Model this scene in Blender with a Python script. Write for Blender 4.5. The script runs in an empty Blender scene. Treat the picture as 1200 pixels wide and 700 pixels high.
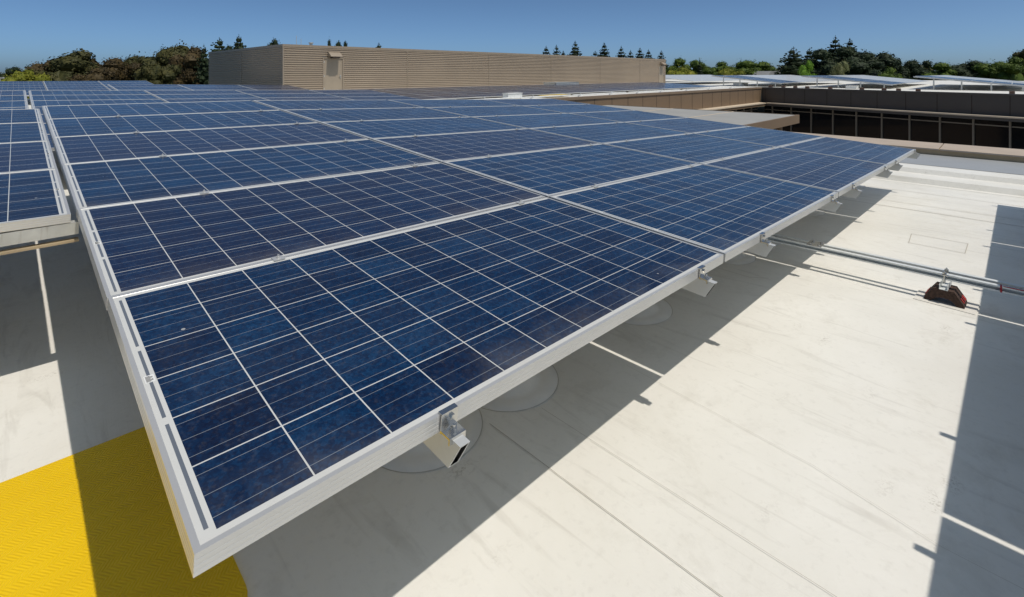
import bpy, bmesh, math, random
from mathutils import Vector, Matrix
PI = math.pi
R = math.radians
random.seed(7)
S = bpy.context.scene
COL = S.collection

# ------------------------------------------------------------------ camera
# world axes: X along the long side of the panels, Y up the slope of the arrays, Z up; camera at the origin
PSI = .788
cs, sn = math.cos(PSI), math.sin(PSI)
FPX = 585.5
cam_d = bpy.data.cameras.new('camera')
cam = bpy.data.objects.new('camera', cam_d)
COL.objects.link(cam)
S.camera = cam
cam.location = (0, 0, 0)
cam.rotation_euler = (PI/2, 0, PSI-PI/2)
cam_d.sensor_width = 36
cam_d.lens = FPX/1200*36
cam_d.shift_y = -264/1200
cam_d.clip_start = .05
cam_d.clip_end = 6000
S.render.resolution_x = 1024
S.render.resolution_y = 597

# ------------------------------------------------------------------ sky, sun, exposure
SUN = Vector((.07, -.45, 1)).normalized()
W = bpy.data.worlds.new('World')
S.world = W
W.use_nodes = True
nt = W.node_tree
for n in list(nt.nodes):
    nt.nodes.remove(n)
sky = nt.nodes.new('ShaderNodeTexSky')
sky.sky_type = 'NISHITA'
sky.sun_disc = False
sky.sun_elevation = math.asin(SUN.z)
sky.sun_rotation = math.atan2(SUN.x, SUN.y)
sky.altitude = 0
sky.air_density = .32
sky.dust_density = 1.3
sky.ozone_density = 5
bg = nt.nodes.new('ShaderNodeBackground')
bg.inputs['Strength'].default_value = .168
out = nt.nodes.new('ShaderNodeOutputWorld')
wb = nt.nodes.new('ShaderNodeVectorMath')      # camera white balance of the sky
wb.operation = 'MULTIPLY'
wb.inputs[1].default_value = (.80, .955, .915)
nt.links.new(sky.outputs[0], wb.inputs[0])
nt.links.new(wb.outputs[0], bg.inputs[0])
nt.links.new(bg.outputs[0], out.inputs[0])

sd = bpy.data.lights.new('sun', 'SUN')
sd.energy = 3.5
sd.angle = R(.55)
sd.color = (1, .935, .855)
sun = bpy.data.objects.new('sun', sd)
COL.objects.link(sun)
sun.location = (0, -10, 30)
sun.rotation_euler = SUN.to_track_quat('Z', 'Y').to_euler()
S.view_settings.view_transform = 'Standard'
S.view_settings.look = 'None'
S.view_settings.exposure = -.22
S.view_settings.gamma = 1


# ------------------------------------------------------------------ helpers
def lin(r, g, b):
    f = lambda c: c/12.92 if c <= .04045 else ((c+.055)/1.055)**2.4
    return (f(r/255), f(g/255), f(b/255), 1)


class NB:
    """small node builder"""
    def __init__(s, name):
        s.m = bpy.data.materials.new(name)
        s.m.use_nodes = True
        s.t = s.m.node_tree
        s.b = s.t.nodes['Principled BSDF']
        s.tc = None

    def n(s, typ, **kw):
        x = s.t.nodes.new(typ)
        for k, v in kw.items():
            setattr(x, k, v)
        return x

    def put(s, sock, v):
        if hasattr(v, 'is_output'):
            s.t.links.new(v, sock)
        else:
            sock.default_value = v

    def obj(s):
        if not s.tc:
            s.tc = s.n('ShaderNodeTexCoord')
        return s.tc.outputs['Object']

    def mp(s, scale, rot=(0, 0, 0)):
        m = s.n('ShaderNodeMapping')
        s.t.links.new(s.obj(), m.inputs[0])
        m.inputs['Scale'].default_value = scale
        m.inputs['Rotation'].default_value = rot
        return m.outputs[0]

    def noise(s, scale, detail=4, rough=.55, vec=None, dist=0):
        x = s.n('ShaderNodeTexNoise')
        x.inputs['Scale'].default_value = scale
        x.inputs['Detail'].default_value = detail
        x.inputs['Roughness'].default_value = rough
        x.inputs['Distortion'].default_value = dist
        s.t.links.new(vec if vec is not None else s.obj(), x.inputs['Vector'])
        return x.outputs[0]

    def m2(s, op, a, b=0., c=None):
        x = s.n('ShaderNodeMath', operation=op)
        s.put(x.inputs[0], a)
        s.put(x.inputs[1], b)
        if c is not None:
            s.put(x.inputs[2], c)
        return x.outputs[0]

    def ramp(s, fac, stops):
        x = s.n('ShaderNodeValToRGB')
        el = x.color_ramp.elements
        el[0].position, el[0].color = stops[0]
        el[1].position, el[1].color = stops[-1]
        for p, c in stops[1:-1]:
            e = el.new(p)
            e.color = c
        s.t.links.new(fac, x.inputs[0])
        return x.outputs[0]

    def mix(s, f, a, b, mode='MIX'):
        x = s.n('ShaderNodeMix', data_type='RGBA', blend_type=mode)
        s.put(x.inputs[0], f)
        s.put(x.inputs[6], a)
        s.put(x.inputs[7], b)
        return x.outputs[2]

    def mapr(s, v, a, b, c, d):
        x = s.n('ShaderNodeMapRange')
        s.put(x.inputs[0], v)
        for i, q in enumerate((a, b, c, d)):
            x.inputs[i+1].default_value = q
        return x.outputs[0]

    def bump(s, h, strength=.3, dist=.01):
        x = s.n('ShaderNodeBump')
        x.inputs['Strength'].default_value = strength
        x.inputs['Distance'].default_value = dist
        s.t.links.new(h, x.inputs['Height'])
        s.t.links.new(x.outputs[0], s.b.inputs['Normal'])

    def set(s, **kw):
        for k, v in kw.items():
            s.put(s.b.inputs[k.replace('_', ' ')], v)
        return s.m


def simple(name, col, rough=.5, metal=0., var=.12, scale=6., spec=.5, bump=0.):
    b = NB(name)
    n = b.noise(scale, 5, .6)
    f = b.mapr(n, .3, .7, 1-var, 1+var)
    c = b.n('ShaderNodeVectorMath', operation='SCALE')
    c.inputs[0].default_value = col[:3]
    b.t.links.new(f, c.inputs['Scale'])
    b.set(Base_Color=c.outputs[0], Roughness=rough, Metallic=metal)
    b.b.inputs['Specular IOR Level'].default_value = spec
    if bump:
        b.bump(n, bump)
    return b.m


# --- roof membrane
def membrane():
    b = NB('membrane')
    big = b.noise(.8, 6, .62, dist=.6)
    mid = b.noise(3.3, 7, .68, dist=.4)
    fine = b.noise(34, 4, .6)
    strk = b.noise(1., 6, .6, vec=b.mp((9., 1.1, 1.), (0, 0, .5)), dist=1.2)
    base = b.mix(b.mapr(big, .35, .7, 0, 1), lin(222, 219, 209), lin(234, 232, 224))
    base = b.mix(b.mapr(mid, .55, .78, 0, .42), base, lin(184, 178, 164))
    base = b.mix(b.mapr(fine, .55, .8, 0, .16), base, lin(150, 145, 132))
    base = b.mix(b.mapr(strk, .57, .76, 0, .30), base, lin(140, 132, 116))
    # scattered scuffs
    v = b.n('ShaderNodeTexVoronoi', feature='F1')
    v.inputs['Scale'].default_value = 2.6
    v.inputs['Randomness'].default_value = 1
    b.t.links.new(b.mp((1, 2.2, 1), (0, 0, .9)), v.inputs['Vector'])
    sc = b.noise(40, 3, .7, dist=2.)
    spot = b.m2('MULTIPLY', b.mapr(v.outputs['Distance'], .03, .24, 1, 0), b.mapr(sc, .50, .64, 0, 1))
    base = b.mix(b.m2('MULTIPLY', b.m2('MULTIPLY', spot, b.mapr(big, .46, .60, 0, 1)), .5), base, lin(140, 130, 112))
    b.set(Base_Color=base, Roughness=b.mapr(mid, .3, .7, .42, .62))
    b.b.inputs['Specular IOR Level'].default_value = .35
    h = b.m2('ADD', b.m2('MULTIPLY', mid, 1.), b.m2('MULTIPLY', strk, .5))
    b.bump(h, .22, .02)
    return b.m


# --- photovoltaic laminate: white backsheet, 12 x 6 cells, three busbars, dust
X0, Y0, PX = .035, .0235, .1603


def cells(name, dust, near):
    b = NB(name)
    sp = b.n('ShaderNodeSeparateXYZ')
    b.t.links.new(b.obj(), sp.inputs[0])
    cx = b.m2('DIVIDE', b.m2('SUBTRACT', sp.outputs[0], X0), PX)
    cy = b.m2('DIVIDE', b.m2('SUBTRACT', sp.outputs[1], Y0), PX)
    fx, fy = b.m2('FRACT', cx), b.m2('FRACT', cy)
    ix, iy = b.m2('FLOOR', cx), b.m2('FLOOR', cy)
    g = .0095
    dx = b.m2('ABSOLUTE', b.m2('SUBTRACT', fx, .5))
    dy = b.m2('ABSOLUTE', b.m2('SUBTRACT', fy, .5))
    gap = b.m2('MAXIMUM', b.m2('GREATER_THAN', dx, .5-g), b.m2('GREATER_THAN', dy, .5-g))
    inx = b.m2('MULTIPLY', b.m2('GREATER_THAN', cx, 0), b.m2('LESS_THAN', cx, 12))
    iny = b.m2('MULTIPLY', b.m2('GREATER_THAN', cy, 0), b.m2('LESS_THAN', cy, 6))
    ins = b.m2('MULTIPLY', inx, iny)
    cell = b.m2('MULTIPLY', ins, b.m2('SUBTRACT', 1, gap))
    # busbars run along x
    bus = b.m2('LESS_THAN', b.m2('ABSOLUTE', b.m2('SUBTRACT', b.m2('FRACT', b.m2('MULTIPLY', fy, 3)), .5)), .0105)
    # string ribbons in the wide margin at the end of the panel
    rx = b.m2('LESS_THAN', b.m2('ABSOLUTE', b.m2('SUBTRACT', sp.outputs[0], .0245)), .0034)
    hf = b.m2('FRACT', b.m2('MULTIPLY', cy, .5))
    rb = b.m2('MULTIPLY', rx, b.m2('LESS_THAN', b.m2('ABSOLUTE', b.m2('SUBTRACT', hf, .5)), .462))
    rb = b.m2('MULTIPLY', rb, b.m2('MULTIPLY', b.m2('GREATER_THAN', cy, 0), b.m2('LESS_THAN', cy, 6)))
    # crystal colour
    oi = b.n('ShaderNodeObjectInfo')
    cmb = b.n('ShaderNodeCombineXYZ')
    b.t.links.new(ix, cmb.inputs[0])
    b.t.links.new(iy, cmb.inputs[1])
    b.t.links.new(b.m2('MULTIPLY', oi.outputs['Random'], 50), cmb.inputs[2])
    wn = b.n('ShaderNodeTexWhiteNoise', noise_dimensions='3D')
    b.t.links.new(cmb.outputs[0], wn.inputs['Vector'])
    off = b.n('ShaderNodeVectorMath', operation='ADD')
    b.t.links.new(b.obj(), off.inputs[0])
    cb2 = b.n('ShaderNodeCombineXYZ')
    b.t.links.new(b.m2('MULTIPLY', oi.outputs['Random'], 37), cb2.inputs[0])
    b.t.links.new(b.m2('MULTIPLY', oi.outputs['Random'], 91), cb2.inputs[1])
    b.t.links.new(cb2.outputs[0], off.inputs[1])
    ov = off.outputs[0]
    vo = b.n('ShaderNodeTexVoronoi', feature='F1')
    vo.inputs['Scale'].default_value = 85
    b.t.links.new(ov, vo.inputs['Vector'])
    cr = b.n('ShaderNodeSeparateColor')
    b.t.links.new(vo.outputs['Color'], cr.inputs[0])
    tone = b.m2('ADD', b.m2('MULTIPLY', cr.outputs[0], .36), b.m2('MULTIPLY', wn.outputs['Value'], .34))
    tone = b.m2('ADD', tone, b.m2('MULTIPLY', oi.outputs['Random'], .30))
    vo2 = b.n('ShaderNodeTexVoronoi', feature='F1')
    vo2.inputs['Scale'].default_value = 210
    b.t.links.new(ov, vo2.inputs['Vector'])
    cr2 = b.n('ShaderNodeSeparateColor')
    b.t.links.new(vo2.outputs['Color'], cr2.inputs[0])
    tone = b.m2('ADD', tone, b.m2('MULTIPLY', b.m2('SUBTRACT', cr2.outputs[1], .5), .30))
    cloud = b.noise(5., 3, .5, vec=ov)
    tone = b.m2('ADD', tone, b.mapr(cloud, .35, .65, -.10, .10))
    c = b.ramp(tone, [(0, (.0045, .0085, .028, 1)), (.5, (.0035, .0185, .058, 1)), (1, (.006, .042, .112, 1))])
    # dust: film everywhere, thicker smears near the lower edges, bird specks
    dn = b.noise(2.1, 6, .7, vec=ov, dist=1.)
    dn2 = b.noise(60, 4, .75, vec=ov)
    edge = b.mapr(sp.outputs[1], .02, .14, 1, 0)
    film = b.m2('ADD', b.mapr(dn, .35, .75, .0, .03), b.mapr(dn2, .52, .8, 0, .09))
    film = b.m2('ADD', film, b.m2('MULTIPLY', edge, b.mapr(dn, .38, .62, .01, .15)))
    film = b.m2('MULTIPLY', film, dust)
    spk = b.n('ShaderNodeTexVoronoi', feature='F1')
    spk.inputs['Scale'].default_value = 7
    b.t.links.new(ov, spk.inputs['Vector'])
    sc = b.n('ShaderNodeSeparateColor')
    b.t.links.new(spk.outputs['Color'], sc.inputs[0])
    speck = b.m2('MULTIPLY', b.m2('LESS_THAN', spk.outputs['Distance'], .035), b.m2('GREATER_THAN', sc.outputs[0], .72))
    c = b.mix(b.mapr(b.m2('FRACT', b.m2('MULTIPLY', oi.outputs['Random'], 7.3)), .55, .8, 0, .55), c, (.018, .014, .036, 1))
    cc = b.mix(bus, c, (.24, .26, .28, 1))
    cc = b.mix(cell, (.60, .60, .57, 1), cc)
    cc = b.mix(rb, cc, (.13, .15, .18, 1))
    cc = b.mix(film, cc, lin(168, 158, 142))
    cc = b.mix(b.m2('MULTIPLY', speck, .6), cc, (.6, .6, .56, 1))
    b.set(Base_Color=cc, Roughness=b.mapr(dn, .3, .8, .16, .32))
    b.b.inputs['Specular IOR Level'].default_value = .36
    b.b.inputs['IOR'].default_value = 1.4
    return b.m


def mat_yellow():
    b = NB('yellow_rubber')
    n = b.noise(2.5, 5, .6)
    sp = b.n('ShaderNodeSeparateXYZ')
    b.t.links.new(b.obj(), sp.inputs[0])
    # herring-bone tread
    u = b.m2('MULTIPLY', sp.outputs[1], 34)
    v = b.m2('MULTIPLY', sp.outputs[0], 620)
    zig = b.m2('PINGPONG', u, 1.)
    wv = b.m2('SINE', b.m2('ADD', b.m2('MULTIPLY', zig, 13), v))
    dirt = b.noise(14, 5, .7)
    c = b.mix(b.mapr(n, .3, .7, 0, 1), lin(228, 186, 4), lin(238, 198, 6))
    c = b.mix(b.mapr(dirt, .66, .8, 0, .5), c, lin(150, 120, 20))
    b.set(Base_Color=c, Roughness=.5)
    b.bump(wv, .38, .0018)
    return b.m


def mat_leaf(name, a, bcol, c3):
    b = NB(name)
    n = b.noise(.75, 4, .6)
    n2 = b.noise(7., 2, .5)
    oi = b.n('ShaderNodeObjectInfo')
    f = b.m2('ADD', b.m2('MULTIPLY', n, .7), b.m2('MULTIPLY', n2, .3))
    c = b.ramp(f, [(.36, a), (.52, bcol), (.68, c3)])
    b.set(Base_Color=c, Roughness=.65)
    b.b.inputs['Specular IOR Level'].default_value = .2
    return b.m


def mat_ground():
    b = NB('ground')
    n = b.noise(.02, 6, .6)
    n2 = b.noise(.3, 6, .6)
    c = b.mix(b.mapr(n, .4, .6, 0, 1), (.05, .07, .025, 1), (.12, .105, .06, 1))
    c = b.mix(b.mapr(n2, .4, .7, 0, .5), c, (.06, .06, .05, 1))
    b.set(Base_Color=c, Roughness=.9)
    return b.m


def mat_galv():
    b = NB('galvanised_steel')
    n = b.noise(9, 5, .6)
    st = b.noise(1., 5, .7, vec=b.mp((30, 30, 1.2)))
    c = b.mix(b.mapr(n, .3, .7, 0, 1), (.46, .46, .43, 1), (.62, .62, .58, 1))
    c = b.mix(b.mapr(st, .56, .72, 0, .7), c, (.20, .155, .105, 1))
    b.set(Base_Color=c, Roughness=.5, Metallic=.35)
    return b.m


M = dict(
    membrane=membrane(),
    pv=cells('pv_laminate', 1., True),
    yellow=mat_yellow(),
    ground=mat_ground(),
    galv=mat_galv(),
    alu=simple('anodised_aluminium', (.66, .65, .62), .36, .50, .04, 5),
    alu_warm=simple('mill_aluminium', (.70, .67, .60), .42, .45, .07, 10),
    rail=simple('rail_aluminium', (.58, .59, .58), .42, .3, .08, 8),
    steel=simple('stainless_steel', (.62, .61, .58), .22, .95, .05, 40),
    zinc=simple('zinc_strut', (.74, .76, .74), .40, .15, .08, 24),
    backsheet=simple('backsheet', (.70, .70, .68), .6, 0, .03),
    dark=simple('hollow_shade_and_ink', (.012, .012, .012), .5, 0, .1),
    flash=simple('flashing_membrane', lin(224, 220, 210), .55, 0, .05, 9, .35, .1),
    seam=simple('seam_sealant', lin(158, 150, 134), .8, 0, .2, 20),
    seamlight=simple('seam_edge', lin(186, 180, 167), .7, 0, .1, 20),
    walk=simple('grey_sheet_metal', lin(158, 160, 160), .45, 0, .04, 3),
    curb=simple('tan_stucco', lin(170, 152, 122), .75, 0, .10, 5),
    cap=simple('tan_cap', lin(180, 164, 146), .6, 0, .08, 2.5),
    rubber=simple('recycled_rubber', (.060, .034, .024), .85, 0, .45, 60, .4, .5),
    red=simple('red_reflector', (.55, .035, .02), .45),
    redtape=simple('red_tape', (.40, .02, .03), .45),
    metal_wall=simple('beige_metal_wall', lin(166, 150, 130), .5, 0, .07, .35, .4),
    trim=simple('beige_trim', lin(150, 136, 118), .5, 0, .05, 3),
    door=simple('beige_door', lin(160, 146, 126), .5, 0, .04, 3),
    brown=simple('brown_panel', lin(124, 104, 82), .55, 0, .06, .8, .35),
    brown_shaded=simple('shaded_brown_panel', lin(84, 79, 74), .5, 0, .05, .8, .35),  # brown panelling darkened: shade of the east side put into the colour
    brown_cap=simple('brown_cap_metal', lin(132, 113, 92), .5, 0, .06, .8),
    joint=simple('panel_joint', lin(60, 50, 42), .8, 0, .1),
    ledge=simple('pale_ledge', lin(205, 188, 164), .6, 0, .06, 2),
    mullion=simple('mullion_paint', lin(122, 114, 102), .5, 0, .05, 3),
    glass=simple('dark_window_glass', (.008, .009, .011), .06, 0, .1, 1, .45),
    canopy=simple('canopy_sheet', lin(160, 158, 152), .6, 0, .10, .7, .3),
    white=simple('white_paint', (.75, .75, .72), .5),
    yellowp=simple('yellow_paint', (.75, .50, .03), .5),
    bark=simple('bark', (.07, .05, .035), .9, 0, .3, 4),
    roofing=simple('distant_roof', (.42, .41, .38), .7, 0, .1, .3),
    leaf_olive=mat_leaf('leaf_olive', (.022, .026, .007, 1), (.055, .055, .016, 1), (.105, .090, .028, 1)),
    leaf_brown=mat_leaf('leaf_rust', (.028, .022, .009, 1), (.062, .043, .016, 1), (.10, .072, .026, 1)),
    leaf_green=mat_leaf('leaf_green', (.030, .055, .008, 1), (.070, .110, .014, 1), (.13, .165, .022, 1)),
    leaf_lime=mat_leaf('leaf_lime', (.05, .12, .010, 1), (.10, .20, .014, 1), (.17, .27, .03, 1)),
    leaf_yellow=mat_leaf('leaf_yellow', (.08, .10, .010, 1), (.16, .17, .015, 1), (.26, .24, .03, 1)),
    leaf_dark=mat_leaf('leaf_conifer', (.010, .018, .008, 1), (.022, .036, .014, 1), (.045, .060, .024, 1)),
    leaf_pale=mat_leaf('leaf_pale', (.05, .06, .02, 1), (.12, .13, .05, 1), (.24, .23, .12, 1)),
)


class MB:
    def __init__(s):
        s.v, s.f, s.mi = [], [], []
        s.k = 0

    def face(s, pts, k=None):
        i = len(s.v)
        s.v += [tuple(p) for p in pts]
        s.f.append(tuple(range(i, i+len(pts))))
        s.mi.append(s.k if k is None else k)
        return s

    def box(s, x0, x1, y0, y1, z0, z1, k=None):
        i = len(s.v)
        s.v += [(x0, y0, z0), (x1, y0, z0), (x1, y1, z0), (x0, y1, z0), (x0, y0, z1), (x1, y0, z1), (x1, y1, z1), (x0, y1, z1)]
        for q in ((0, 3, 2, 1), (4, 5, 6, 7), (0, 1, 5, 4), (1, 2, 6, 5), (2, 3, 7, 6), (3, 0, 4, 7)):
            s.f.append(tuple(i+j for j in q))
            s.mi.append(s.k if k is None else k)
        return s

    def prism(s, poly, d0, d1, axis='y', k=None):
        """extrude a closed 2-D polygon; axis is the extrusion axis; poly in the other two (x,z), (y,z) or (x,y)"""
        def P(a, b, t):
            return {'y': (a, t, b), 'x': (t, a, b), 'z': (a, b, t)}[axis]
        i = len(s.v)
        n = len(poly)
        s.v += [P(a, b, d0) for a, b in poly]+[P(a, b, d1) for a, b in poly]
        kk = s.k if k is None else k
        for j in range(n):
            s.f.append((i+j, i+(j+1) % n, i+n+(j+1) % n, i+n+j))
            s.mi.append(kk)
        s.f.append(tuple(i+j for j in range(n))[::-1])
        s.mi.append(kk)
        s.f.append(tuple(i+n+j for j in range(n)))
        s.mi.append(kk)
        return s

    def cyl(s, c, r, h, n=12, r2=None, k=None, axis='z'):
        r2 = r if r2 is None else r2
        i = len(s.v)
        def P(a, b, t):
            return {'z': (c[0]+a, c[1]+b, c[2]+t), 'y': (c[0]+a, c[1]+t, c[2]+b), 'x': (c[0]+t, c[1]+a, c[2]+b)}[axis]
        for q, rr in ((0, r), (h, r2)):
            for j in range(n):
                a = 2*PI*j/n
                s.v.append(P(rr*math.cos(a), rr*math.sin(a), q))
        kk = s.k if k is None else k
        for j in range(n):
            s.f.append((i+j, i+(j+1) % n, i+n+(j+1) % n, i+n+j))
            s.mi.append(kk)
        s.f.append(tuple(range(i+n-1, i-1, -1)))
        s.mi.append(kk)
        s.f.append(tuple(range(i+n, i+2*n)))
        s.mi.append(kk)
        return s

    def lathe(s, prof, n=28, k=None):
        i = len(s.v)
        for r, z in prof:
            for j in range(n):
                a = 2*PI*j/n
                s.v.append((r*math.cos(a), r*math.sin(a), z))
        for q in range(len(prof)-1):
            for j in range(n):
                s.f.append((i+q*n+j, i+q*n+(j+1) % n, i+(q+1)*n+(j+1) % n, i+(q+1)*n+j))
                s.mi.append(s.k if k is None else k)
        return s

    def tube(s, pts, r, n=8, k=None):
        i0 = len(s.v)
        for q, p in enumerate(pts):
            p = Vector(p)
            a = Vector(pts[max(q-1, 0)])
            b = Vector(pts[min(q+1, len(pts)-1)])
            d = (b-a).normalized()
            ref = Vector((0, 0, 1)) if abs(d.z) < .9 else Vector((1, 0, 0))
            e1 = d.cross(ref).normalized()
            e2 = d.cross(e1)
            rr = r[q] if isinstance(r, (list, tuple)) else r
            for j in range(n):
                t = 2*PI*j/n
                s.v.append(tuple(p+e1*rr*math.cos(t)+e2*rr*math.sin(t)))
        for q in range(len(pts)-1):
            for j in range(n):
                s.f.append((i0+q*n+j, i0+q*n+(j+1) % n, i0+(q+1)*n+(j+1) % n, i0+(q+1)*n+j))
                s.mi.append(s.k if k is None else k)
        return s

    def mesh(s, name, mats, smooth=False):
        me = bpy.data.meshes.new(name)
        me.from_pydata(s.v, [], s.f)
        for m in (mats if isinstance(mats, (list, tuple)) else [mats]):
            me.materials.append(m)
        me.polygons.foreach_set('material_index', s.mi)
        if smooth:
            me.polygons.foreach_set('use_smooth', [True]*len(s.f))
        me.update()
        bm = bmesh.new()
        bm.from_mesh(me)
        bmesh.ops.recalc_face_normals(bm, faces=bm.faces)
        bm.to_mesh(me)
        bm.free()
        return me

    def build(s, name, mats, parent=None, smooth=False):
        return link(name, s.mesh(name, mats, smooth), parent)


def link(name, data, parent=None):
    o = bpy.data.objects.new(name, data)
    COL.objects.link(o)
    if parent:
        o.parent = parent
    return o


def tag(o, label, cat, group=None, kind=None):
    o['label'] = label
    o['category'] = cat
    if group:
        o['group'] = group
    if kind:
        o['kind'] = kind
    return o


def struct(o):
    o['kind'] = 'structure'
    return o


def empty(name, loc=(0, 0, 0), rz=0):
    o = bpy.data.objects.new(name, None)
    COL.objects.link(o)
    o.location = loc
    o.rotation_euler = (0, 0, rz)
    o.empty_display_size = .2
    return o


def copy_tree(o, parent=None):
    kids = list(o.children)
    c = o.copy()
    COL.objects.link(c)
    c.parent = parent
    for ch in kids:
        copy_tree(ch, c)
    return c


def RZ(u):
    """height of our roof: falls gently along X"""
    return -(1.35+.02*u)


def pt(x, F):
    """ground plan point seen at picture column x, F metres in front"""
    k = (x-600)/FPX
    return F*(cs+k*sn), F*(sn-k*cs)


ORD = ['first', 'second', 'third', 'fourth', 'fifth', 'sixth', 'seventh', 'eighth', 'ninth', 'tenth', 'eleventh', 'twelfth',
       'thirteenth', 'fourteenth', 'fifteenth', 'sixteenth', 'seventeenth']

# ------------------------------------------------------------------ ground and roofs
g = MB()
g.face([(-2500, -2500, -7), (3500, -2500, -7), (3500, 3500, -7), (-2500, 3500, -7)])
struct(g.build('ground', M['ground']))

# main roof: gridded sheet with very slight ponding
CURB = 12.75
g = MB()
nx, ny = 150, 150
ux = [-14+(10.2+14)*i/nx for i in range(nx+1)]
vy = [-12+(15.0+12)*j/ny for j in range(ny+1)]
for x in ux:
    for y in vy:
        w = 0.0016*math.sin(2.1*x+.6*y)*math.cos(1.3*y-.4*x) + .0010*math.sin(5.3*x+2*y+1.)*math.sin(3.1*y)
        g.v.append((x, y, RZ(x)+(w if 0 < x < 8.5 else 0)))
for i in range(nx):
    for j in range(ny):
        a = i*(ny+1)+j
        g.f.append((a, a+ny+1, a+ny+2, a+1))
        g.mi.append(0)
# expansion joint ridge running along Y, then the roof beyond it
prof = [(8.72, 0), (8.84, .003), (8.888, .072), (9.34, .076), (9.385, .138), (9.75, .136), (10.0, .05), (10.2, 0), (12.75, 0)]
g2 = MB()
for a, b in zip(prof[:-1], prof[1:]):
    g2.face([(a[0], -12, RZ(a[0])+a[1]+.002), (b[0], -12, RZ(b[0])+b[1]+.002), (b[0], 15, RZ(b[0])+b[1]+.002), (a[0], 15, RZ(a[0])+a[1]+.002)])
g.v_off = 0
struct(g.build('flat_roof', M['membrane'], smooth=True))
struct(g2.build('roof_ridge', M['membrane']))
g = MB()   # grey sheet at the foot of the curb
g.face([(10.98, -12, RZ(10.98)+.007), (CURB, -12, RZ(CURB)+.007), (CURB, 15, RZ(CURB)+.007), (10.98, 15, RZ(10.98)+.007)])
struct(g.build('roof_edge_sheet', M['walk']))
# north roof section and the roof of the east wing, one level slab each
UZ = -1.2
g = MB()
g.box(-30, 9.4, 15.15, 22, UZ-.5, UZ)
g.box(-30, 7.6, 22, 32.6, UZ-.5, UZ)
g.box(9.4, 45.1, 15.15, 41, UZ-.5, UZ)
struct(g.build('north_roof', M['membrane']))
g = MB()
g.face([(45.1, 15.35, UZ), (39.95, -.38, UZ), (34.8, -15.9, UZ), (110, -15.9, UZ), (110, 60, UZ), (45.1, 60, UZ)])
struct(g.build('east_roof', M['membrane']))
g = MB()
g.box(-30, 13.6, -12, -11.8, -7, -2)
g.box(13.3, 13.55, -12, 15, -7, -1.75)
g.box(-30, -29.8, -12, 32, -7, -1.8)
struct(g.build('building_base_wall', M['curb']))
g = MB()
g.face([(-30, -12, -1.9), (-14, -12, -1.12), (-14, 15, -1.12), (-30, 15, -1.9)])
struct(g.build('west_roof', M['membrane']))
g = MB()
g.face([(13.55, -12, -6.98), (46, -12, -6.98), (46, 15, -6.98), (13.55, 15, -6.98)])
struct(g.build('courtyard_floor', M['roofing']))

# roof edge curb with its cap
curb = empty('roof_curb', (CURB, 0, RZ(CURB)))
tag(curb, 'low tan curb with flat pinkish cap along the roof edge by the dark windows', 'curb')
g = MB()
g.box(0, .85, -12, 14.9, -.3, .118)
g.build('curb_face', M['curb'], curb)
for y0, y1 in ((-12, -3.2), (-3.19, 1.02), (1.03, 5.2), (5.21, 9.4), (9.41, 14.9)):
    g = MB()
    g.prism([(-.03, .105), (-.03, .132), (0, .142), (.86, .155), (.88, .15), (.88, .10), (.86, .10), (.86, .12), (-.018, .12), (-.018, .105)], y0+.004, y1-.004)
    g.build('cap_piece', M['cap'], curb)

# seams and patches of the membrane (real lap edges, a few millimetres high)
def seam(pts, w, mat, name='roof_seam', jit=.0006):
    g = MB()
    P = []
    for (a, b) in zip(pts[:-1], pts[1:]):
        n = max(2, int(math.dist(a, b)/.12))
        for i in range(n):
            t = i/n
            P.append((a[0]+(b[0]-a[0])*t+random.uniform(-jit, jit), a[1]+(b[1]-a[1])*t+random.uniform(-jit, jit)))
    P.append(pts[-1])
    for a, b in zip(P[:-1], P[1:]):
        d = Vector((b[0]-a[0], b[1]-a[1])).normalized()
        n = Vector((-d.y, d.x))*w/2
        g.face([(a[0]-n.x, a[1]-n.y, RZ(a[0])+.0045), (b[0]-n.x, b[1]-n.y, RZ(b[0])+.0045), (b[0]+n.x, b[1]+n.y, RZ(b[0])+.0045), (a[0]+n.x, a[1]+n.y, RZ(a[0])+.0045)])
    struct(g.build(name, mat))


seam([(1.318, 1.45), (1.300, -3)], .0020, M['seam'], jit=.0006)
seam([(1.535, 1.37), (1.516, -3)], .0013, M['seam'], jit=.0006)
seam([(2.06, 1.3), (2.0, .5), (1.92, .15), (1.9, -2)], .0012, M['seamlight'])
seam([(7.30, 1.7), (7.26, 1.17), (7.2, -3)], .008, M['seamlight'])
seam([(6.92, 1.7), (6.90, -3)], .012, M['seamlight'])
seam([(8.1, 3), (8.05, -4)], .008, M['seamlight'])
seam([(5.79, .66), (5.80, .28), (5.45, .28), (5.45, .64), (5.79, .66)], .006, M['seamlight'], 'roof_patch')
seam([(3.66, 2.2), (3.62, 1.3), (3.70, 1.2)], .004, M['seamlight'])
seam([(4.9, 1.9), (4.86, 1.45), (4.5, 1.5)], .006, M['seamlight'])

# ------------------------------------------------------------------ solar panels
PL, PW, PH = 1.956, 1.009, .037
LX, WY = 1.976, 1.012


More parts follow.
